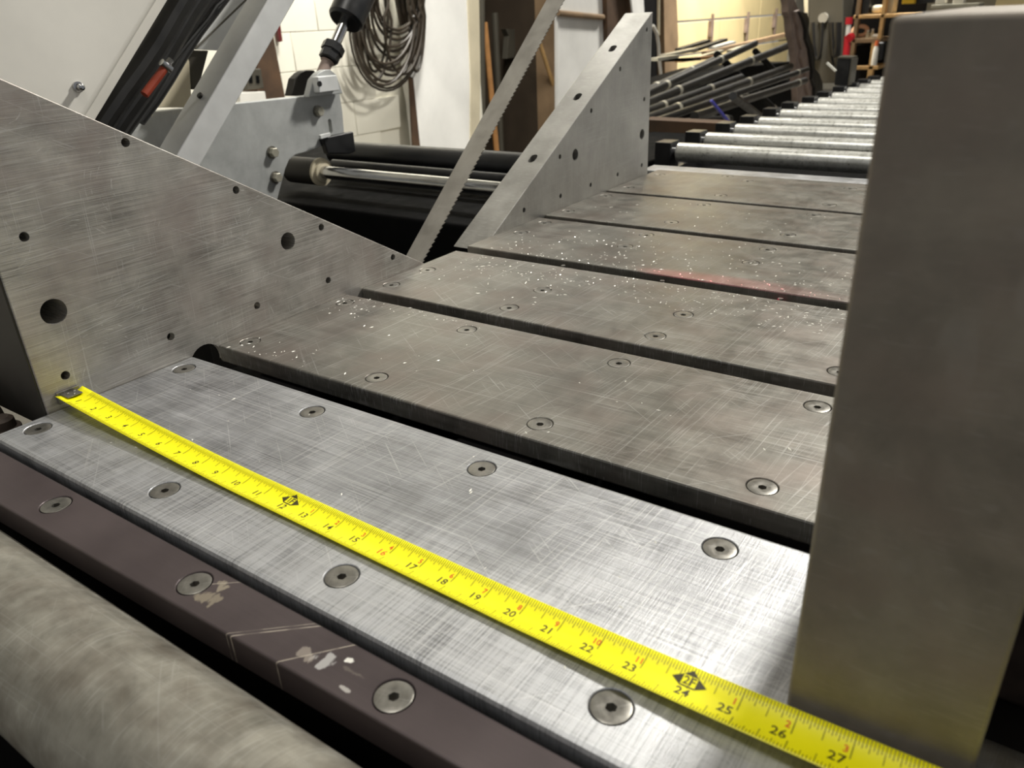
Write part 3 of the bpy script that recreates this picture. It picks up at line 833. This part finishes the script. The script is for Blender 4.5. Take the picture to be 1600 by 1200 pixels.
slab('plywood_board', ((812, -40), (838, -40), (846, 260), (818, 260)), WX-18, 1.5, MAT['ply_dark'], 'brown plywood panel left of the pale wooden stick', 'panel')
slab('plywood_board', ((840, -40), (872, -40), (872, 260), (848, 260)), WX-14, 1.5, MAT['ply_dark'], 'brown plywood panel behind the pale wooden stick', 'panel')
slab('valve_fitting', ((790, 45), (822, 47), (822, 53), (808, 60), (804, 90), (792, 92), (795, 56)), WX-16, 2, MAT['panel_dark'], 'grey valve on pipework inside the dark opening', 'valve')
slab('white_sheet', ((871, -40), (941, -40), (943, 48), (944, 130), (930, 260), (872, 260)), WX+1.5, 1.2, MAT['board_white'], 'white painted sheet with stains behind the far fence', 'sheet')
stick('brass_rod', (872, 20), (942, 27), WX+2.4, .85, MAT['wood_old'], 'brassy rod crossing in front of the white painted sheet', 'rod')
slab('brown_post', ((947, -40), (990, -40), (990, 120), (951, 120)), WX+3.2, 3, MAT['wood_brown'], 'dark brown post between the two white sheets', 'post')
slab('white_card', ((982, -40), (1004, -40), (1007, 21), (989, 21)), WX+6, .6, MAT['board_white'], 'small white card above the top of the far fence', 'card')
slab('dark_gap_fill', ((1006, -40), (1027, -40), (1027, 200), (1010, 200)), WX+2.2, 2, MAT['near_black'], 'near-black panel filling the dark gap behind the white hose right of the far fence', 'board')  # near-black panel put in for the shade of an open gap
slab('timber_stud', ((1037, -40), (1056, -40), (1060, 60), (1056, 160), (1040, 160), (1038, 60)), WX+4.2, 4, MAT['wood_old'], 'brown timber stud left of the cream door', 'stud')
hz = MB().tube([W(*q, WX+8) for q in ((1029, -30), (1029, 15), (1029, 55))] , .55, 8).build('white_hose', MAT['beige']); tag(hz, 'pale straight hose above the steel stock pile', 'hose')
hz = MB().tube([W(*q, WX+9) for q in ((1020, 40), (1026, 52), (1029, 70), (1030, 95), (1034, 130))], .6, 8).build('white_hose', MAT['white_paint']); tag(hz, 'curved white hose beside the apex of the far fence', 'hose')

# ================================================================== steel stock pile
SX = -48.0
grp = 'bars in the steel stock pile'
def stock(a, b, x, t, mat, label, bright=False):
    A, B = W(*a, x), W(*b, x - 3)
    t *= 1.1
    root = empty('steel_bar', A, label, 'steel bar', grp)
    MB().cyl(A, B, t*.55, 12).build('bar', mat, root)
    d = (B-A).normalized()
    for u in ((.17, .62) if bright else (.9,)):
        MB().cyl(A + (B-A)*u, A + (B-A)*u + d*1.3, t*.62, 12).build('clamp_band', MAT['bar_bright'], root)
    return root
stock((1000, 152), (1180, 68), SX, 1.5, MAT['bar_steel'], 'dark square bar along the upper edge of the stock pile', True)
stock((1000, 166), (1240, 68), SX+3, 1.7, MAT['bar_steel'], 'long dark square bar reaching the leaning rough slabs', True)
stock((1000, 178), (1158, 121), SX+6, 1.5, MAT['bar_steel'], 'short dark bar in the middle of the stock pile', True)
stock((1000, 190), (1235, 104), SX+9, 1.6, MAT['bar_steel'], 'long dark bar low in the pile ending in front of the slabs', True)
stock((1000, 198), (1262, 108), SX+12, 1.2, MAT['bar_steel'], 'thin dark bar lowest in the pile crossing the slabs', False)
stock((1085, 182), (1258, 126), SX+15, 1.5, MAT['bar_steel'], 'dark bar at the lower right of the stock pile', False)
stock((1000, 146), (1118, 92), SX-6, 1.4, MAT['bar_steel'], 'dark bar on the top left slope of the stock pile', True)
stock((1030, 196), (1140, 186), SX+15, 1.5, MAT['bar_steel'], 'level dark bar at the bottom of the stock pile', False)
stock((1090, 190), (1160, 150), SX-3, 1.4, MAT['bar_steel'], 'short stub bar under the middle of the pile', False)
stock((1120, 85), (1215, 175), SX-6, 1.6, MAT['near_black'], 'black cross bar slanting down under the pile, left one', False)
stock((1180, 80), (1260, 160), SX-9, 1.6, MAT['near_black'], 'black cross bar slanting down under the pile, right one', False)
stock((1145, 150), (1195, 188), SX+18, 1.4, MAT['black_paint'], 'black cross bar at the foot of the pile above the rollers', False)
for k, (a, b, mt, lb) in enumerate((
    ((1022, 93), (1055, 88), 'bar_bright', 'pale strip end touching the curved white hose'),
    ((1035, 88), (1085, 77), 'bar_bright', 'bright flat strip on top of the pile beside the white hose'),
    ((1040, 94), (1090, 92), 'near_black', 'black strip under the bright strips'),
    ((1060, 95), (1120, 88), 'wood', 'orange brown lath lying among the bright strips'),
    ((1060, 78), (1105, 64), 'dark_frame', 'dark strip leaning over the bright strips'),
    ((1080, 80), (1132, 62), 'dark_frame', 'long dark strip reaching the highest white strip'),
    ((1085, 92), (1126, 80), 'bar_bright', 'bright flat strip in the middle of the pile top'),
    ((1112, 75), (1145, 66), 'white_paint', 'white flat strip highest on the pile'),
    ((1140, 80), (1175, 69), 'bar_bright', 'bright flat strip at the right end of the pile top'))):
    A, B = W(*a, SX-13-k*2.2), W(*b, SX-13-k*2.2)
    o = MB().bar(A, B, 2.2, .8).build('flat_strip', MAT[mt], None, .05); tag(o, lb, 'metal strip', 'strips on top of the stock pile')
A, B = W(1100, 84, SX-38), W(1236, 52, SX-38)
o = MB().bar(A, B, 2, 1.6).build('door_rail', MAT['wood_old'], None, .1); tag(o, 'long tan rail lying behind the stock pile below the cream door', 'rail')
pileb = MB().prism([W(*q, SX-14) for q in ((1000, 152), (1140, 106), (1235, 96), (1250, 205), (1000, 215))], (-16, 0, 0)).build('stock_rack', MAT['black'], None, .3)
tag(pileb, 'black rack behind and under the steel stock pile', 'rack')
A, B = W(1111, 157, SX+22), W(1138, 190, SX+23)
o = MB().bar(A, B, .5, .5).build('blue_bar', MAT['blue_paint'], None, .1); tag(o, 'thin blue bar leaning at the foot of the stock pile', 'bar')
o = MB().prism([W(*q, SX+9) for q in ((1160, 143), (1166, 142), (1171, 147), (1163, 148))], (-.6, 0, 0)).build('offcut', MAT['chip'], None, .05); tag(o, 'small bright offcut on a bar of the stock pile', 'offcut')
# rough slabs leaning by the pile
def dense(l):
    r = []
    for (x0, y0), (x1, y1) in zip(l, l[1:]):
        for k in range(3): r.append((x0+(x1-x0)*k/3, y0+(y1-y0)*k/3))
    return r + [l[-1]]
def rough(name, left, right, x, th, mat, label):
    random.seed(len(label))
    pts = [(px + random.uniform(-2, 2), py) for px, py in dense(left)] + [(px + random.uniform(-3, 2), py) for px, py in dense(right)[::-1]]
    o = MB().prism([W(*q, x) for q in pts], (-th, 0, 0)).build(name, mat, None, .15); return tag(o, label, 'steel slab', 'rough slabs by the pile')
rough('rough_slab', [(1230, -4), (1234, 30), (1240, 70), (1244, 110), (1248, 160)], [(1243, -10), (1248, 22), (1254, 60), (1260, 105), (1264, 165)], SX+4, 2, MAT['rough_steel'], 'rough flame-cut steel slab leaning at the pile end, left one')
rough('rough_slab', [(1243, 18), (1249, 50), (1254, 90), (1262, 130), (1266, 165)], [(1250, 15), (1257, 45), (1264, 88), (1273, 128), (1279, 165)], SX+5, 1.4, MAT['rough_steel'], 'narrow jagged steel slab between two leaning slabs')
rough('rough_slab', [(1252, 18), (1262, 60), (1270, 110), (1274, 150), (1276, 175)], [(1262, 20), (1268, 60), (1277, 108), (1284, 130), (1288, 175)], SX+6, 1.4, MAT['bar_steel'], 'smooth dark steel slab leaning rightmost beside the rollers')

# ================================================================== far corner
bx = at(1318, 112, 1, 130)
k_ = ppi(bx)
bb = empty('black_stop_box', bx, 'black upright box end standing at the conveyor edge below the red pole', 'metal box')
Q = lambda px, py, y: at(px, py, 1, y)
MB().prism([Q(*q, 130) for q in ((1308, 90), (1330, 91), (1324, 135), (1303, 133))], (0, 3, 0)).build('box', MAT['black_paint'], bb, .15)
MB().prism([Q(*q, 129.6) for q in ((1310, 88), (1332, 89), (1331, 92), (1308, 91))], (0, 3.6, 0)).build('rim', MAT['panel_dark'], bb, .05)
MB().prism([Q(*q, 129.6) for q in ((1330, 92), (1333, 92), (1327, 134), (1324, 134))], (0, 3.6, 0)).build('side_rim', MAT['panel_dark'], bb, .05)
sl_ = MB().bar(Q(1292, 98, 128), Q(1306, 111, 128), .5, .3).build('steel_hook', MAT['chip']); tag(sl_, 'thin bright steel hook left of the black box', 'hook')
rp = empty('red_pole', Q(1322, 88, 190), 'red and white pole rising behind the black box', 'pole')
for (ya, yb, r, mt) in ((27, 38, .8, 'red_paint'), (38, 56, .55, 'white_paint'), (56, 90, .75, 'red_paint'), (90, 140, .75, 'red_paint')):
    xa = lambda y: 1327 - (y-27)*.085
    MB().cyl(Q(xa(ya), ya, 190), Q(xa(yb), yb, 190), r, 12).build('segment', MAT[mt], rp)
MB().cyl(Q(1331, 57, 190), Q(1326, 60, 189), .9, 10).build('clip', MAT['red_paint'], rp)
# dark cabinet with round plate
DY = 360
cab = empty('dark_cabinet', Q(1290, 60, DY), 'dark olive steel cabinet with a round plate beyond the leaning slabs', 'cabinet')
MB().prism([Q(*q, DY) for q in ((1262, -40), (1319, -40), (1316, 130), (1266, 130))], (0, 16, 0)).build('body', MAT['panel_dark'], cab, .4)
c0 = Q(1287, 28, DY); MB().cyl(c0, c0 + Vector((0, -1.2, 0)), 2.0, 24).build('round_plate', MAT['wall_grey'], cab)
MB().prism([Q(*q, DY-.5) for q in ((1254, -40), (1262, -40), (1262, 40), (1258, 40))], (0, 4, 0)).build('edge_post', MAT['beige'], cab)
for k, (xl, xr, yb) in enumerate(((1270, 1284, 92), (1296, 1312, 105), (1300, 1308, 88))):
    pts = [Q((xl+xr)/2 + (xr-xl)/2*math.cos(a), 35 + (yb-35)*math.sin(a), DY-1.2-2*k) for a in [math.pi*i/16 for i in range(17)]]
    h = MB().tube(pts, .8, 8).build('black_hose', MAT['rubber'])
    tag(h, ['black hose loop hanging on the left half of the dark cabinet', 'long black hose loop on the right half of the dark cabinet', 'short black hose loop inside the longer right one'][k], 'hose')
# shelf unit
SY = 330
sh = empty('shelf_unit', Q(1360, 140, SY), 'wooden shelf unit with tools beside the clamp block', 'shelf')
def sbox(px0, py0, px1, py1, y0, dep, mat, nm, par=None, bev=.2, on=None):
    pm = min(max((py0+py1)/2, 5), 120)
    a, b = Q(px0, pm, y0), Q(px1, pm, y0)
    a.z = Q((px0+px1)/2, py0, y0).z; b.z = Q((px0+px1)/2, py1, y0).z
    if on is not None: b.z = Q(*on).z + .02; a.z = max(a.z, b.z + 1)
    return MB().box(min(a.x, b.x), max(a.x, b.x), y0, y0+dep, min(a.z, b.z), max(a.z, b.z)).build(nm, MAT[mat], par, bev)
sbox(1332, -40, 1338, 150, SY, 3, 'wood_old', 'post', sh)
sbox(1378, -40, 1384, 62, SY, 3, 'wood_pale', 'post', sh)
sbox(1334, 22, 1430, 28, SY, 16, 'wood_pale', 'shelf_board', sh)
sbox(1330, 60, 1376, 67, SY, 18, 'wood_old', 'shelf_board', sh)
sbox(1356, 67, 1364, 150, SY, 3, 'wood_pale', 'post', sh)
sbox(1330, 103, 1372, 109, SY, 16, 'wood_pale', 'shelf_board', sh)
sbox(1326, -40, 1440, 150, SY+18, 1, 'near_black', 'back_panel', sh)
def thing1(o, label, cat): return tag(o, label, cat)
thing1(sbox(1339, -20, 1359, 21, SY+2, 9, 'black_paint', 'black_case', on=(1350, 22, SY)), 'black case on the upper wooden shelf', 'case')
thing1(sbox(1361, 8, 1377, 21, SY+3, 8, 'beige', 'paper_bag', None, 1.2, (1350, 22, SY)), 'beige bag on the upper shelf right of the black case', 'bag')
thing1(sbox(1386, -8, 1396, 21, SY+3, 8, 'beige', 'carton', on=(1350, 22, SY)), 'pale carton at the right end of the upper shelf', 'carton')
c0 = Q(1343, 56, SY+3); c0.z = Q(1350, 60, SY).z + 2.55; pts = [c0 + Vector((2.6*math.cos(a), .3*math.sin(3*a), 1.7*math.sin(a))) for a in [2*math.pi*i/20 for i in range(21)]]
o = MB().tube(pts, .8, 8).build('tape_roll', MAT['tan_tape']); tag(o, 'tan tape roll lying on the lower shelf', 'tape roll')
for k, (px, pt) in enumerate(((1355, 47), (1362, 45))):
    q = Q(px, 60, SY+2); h = Q(px, pt, SY+2).z - q.z
    b = empty('small_bottle', q, ['small white bottle on the lower shelf beside the tape roll', 'taller white bottle on the lower shelf next to the small one'][k], 'bottle')
    MB().lathe(q, (0, 0, 1), [(0, .7), (h*.6, .7), (h*.75, .4), (h*.8, .4)], 12).build('body', MAT['beige'], b)
    MB().lathe(q + Vector((0, 0, h*.8)), (0, 0, 1), [(0, .45), (h*.2, .45)], 12).build('cap', MAT['white_paint'], b)
thing1(sbox(1362, 53, 1375, 60, SY+1, 5, 'white_paint', 'rag', None, .8, (1350, 60, SY)), 'white rag bundle on the lower shelf at right', 'rag')
q = Q(1365, 102, SY-4); b = empty('spray_bottle', q, 'white bottle with orange cap below the lower shelf', 'bottle')
MB().lathe(q, (0, 0, 1), [(0, 1.1), (5.5, 1.0), (6.8, .6)], 14).build('body', MAT['white_paint'], b)
MB().lathe(q + Vector((0, 0, 6.8)), (0, 0, 1), [(0, .7), (1.8, .6)], 12).build('cap', MAT['orange_plastic'], b)
thing1(sbox(1370, 66, 1380, 94, SY-3, 4, 'black_paint', 'black_drill', None, .6), 'black power tool hanging beside the white bottle', 'tool')
thing1(sbox(1334, 72, 1355, 102, SY+4, 10, 'near_black', 'parts_bin', on=(1350, 103, SY)), 'dark parts bin under the lower shelf', 'bin')
# things above the clamp block top edge
thing1(sbox(1409, -12, 1428, 6, SY-20, 4, 'yellow_plastic', 'yellow_case'), 'yellow case just above the clamp block corner', 'case')
thing1(sbox(1430, -16, 1458, 5, SY-16, 6, 'black_paint', 'black_tray'), 'black tray between the yellow case and white parts', 'tray')
thing1(sbox(1455, 6, 1530, 12, SY-20, 14, 'bar_bright', 'bench_top'), 'bright metal bench top above the clamp block', 'bench')
thing1(sbox(1461, -6, 1476, 5.5, SY-18, 6, 'white_paint', 'white_part'), 'white part on the metal bench, left one', 'part')
thing1(sbox(1488, -8, 1505, 5.5, SY-18, 6, 'white_paint', 'white_part'), 'white part on the metal bench, right one', 'part')
thing1(sbox(1556, -30, 1640, 11, SY-60, 20, 'door_cream', 'cream_crate'), 'cream crate above the right end of the clamp block', 'crate')

# ================================================================== swarf
def chips(name, spots, mat, label, par=None, size=(.02, .06)):
    m = MB()
    for x, y, z in spots:
        s = random.uniform(*size); a = random.uniform(0, 6.28)
        ux = Vector((math.cos(a), math.sin(a), 0)); uy = Vector((-math.sin(a), math.cos(a), 0))
        c = Vector((x, y, z)); L = s*random.uniform(1, 2.2)
        m.add([c - ux*L, c + uy*s*.6, c + ux*L, c - uy*s*.6, c + Vector((0, 0, s*.4))], [(0, 1, 4), (1, 2, 4), (2, 3, 4), (3, 0, 4), (3, 2, 1, 0)])
    o = m.build(name, MAT[mat], par, smooth=0); return tag(o, label, 'metal chips', kind='stuff')
random.seed(3); sp = []
def scatter(n, x0, x1, y0, y1, fx=lambda t: t):
    for _ in range(n):
        sp.append((x0 + (x1-x0)*random.random(), y0 + (y1-y0)*fx(random.random()), .001))
scatter(170, 2, 24, 17.5, 21.3, lambda t: t**.6)
scatter(60, 1, 10, 15, 21)
scatter(70, 12, 24, 18, 21)
scatter(230, 1, 24, 22.5, 27, lambda t: t**1.4)
scatter(60, 3, 24, 26, 30)
scatter(40, 1, 20, 31.2, 38)
scatter(30, .3, 3, 10, 12.5); scatter(22, .3, 9, 11.9, 12.5); scatter(25, .5, 5, 5, 6.5); scatter(25, 3, 24, 5, 12)
scatter(25, 2, 24, -3.5, 3.5)
chips('metal_shavings', sp, 'chip', 'bright metal shavings scattered over the plates around the blade slot', None, (.022, .06))
sp = []
for _ in range(900): sp.append((random.uniform(.5, 28), random.uniform(4.02, 4.68), -1.3))
chips('dark_swarf', sp, 'chip_dark', 'dark oily swarf lying in the gap behind the tape-measure plate', None, (.03, .08))

# red laser line projector low over the slot
ll = bpy.data.lights.new('laser_line', 'SPOT'); ll.energy = 140; ll.color = (1, .05, .12); ll.spot_size = math.radians(5); ll.spot_blend = .9; ll.shadow_soft_size = .002
lo_ = bpy.data.objects.new('laser_line', ll); COL.objects.link(lo_)
lo_.location = Vector((-9, 22.9, 4.5)) * IN
lo_.rotation_euler = (Vector((15.5, 22.75, 0)) - Vector((-9, 22.9, 4.5))).to_track_quat('-Z', 'Y').to_euler()
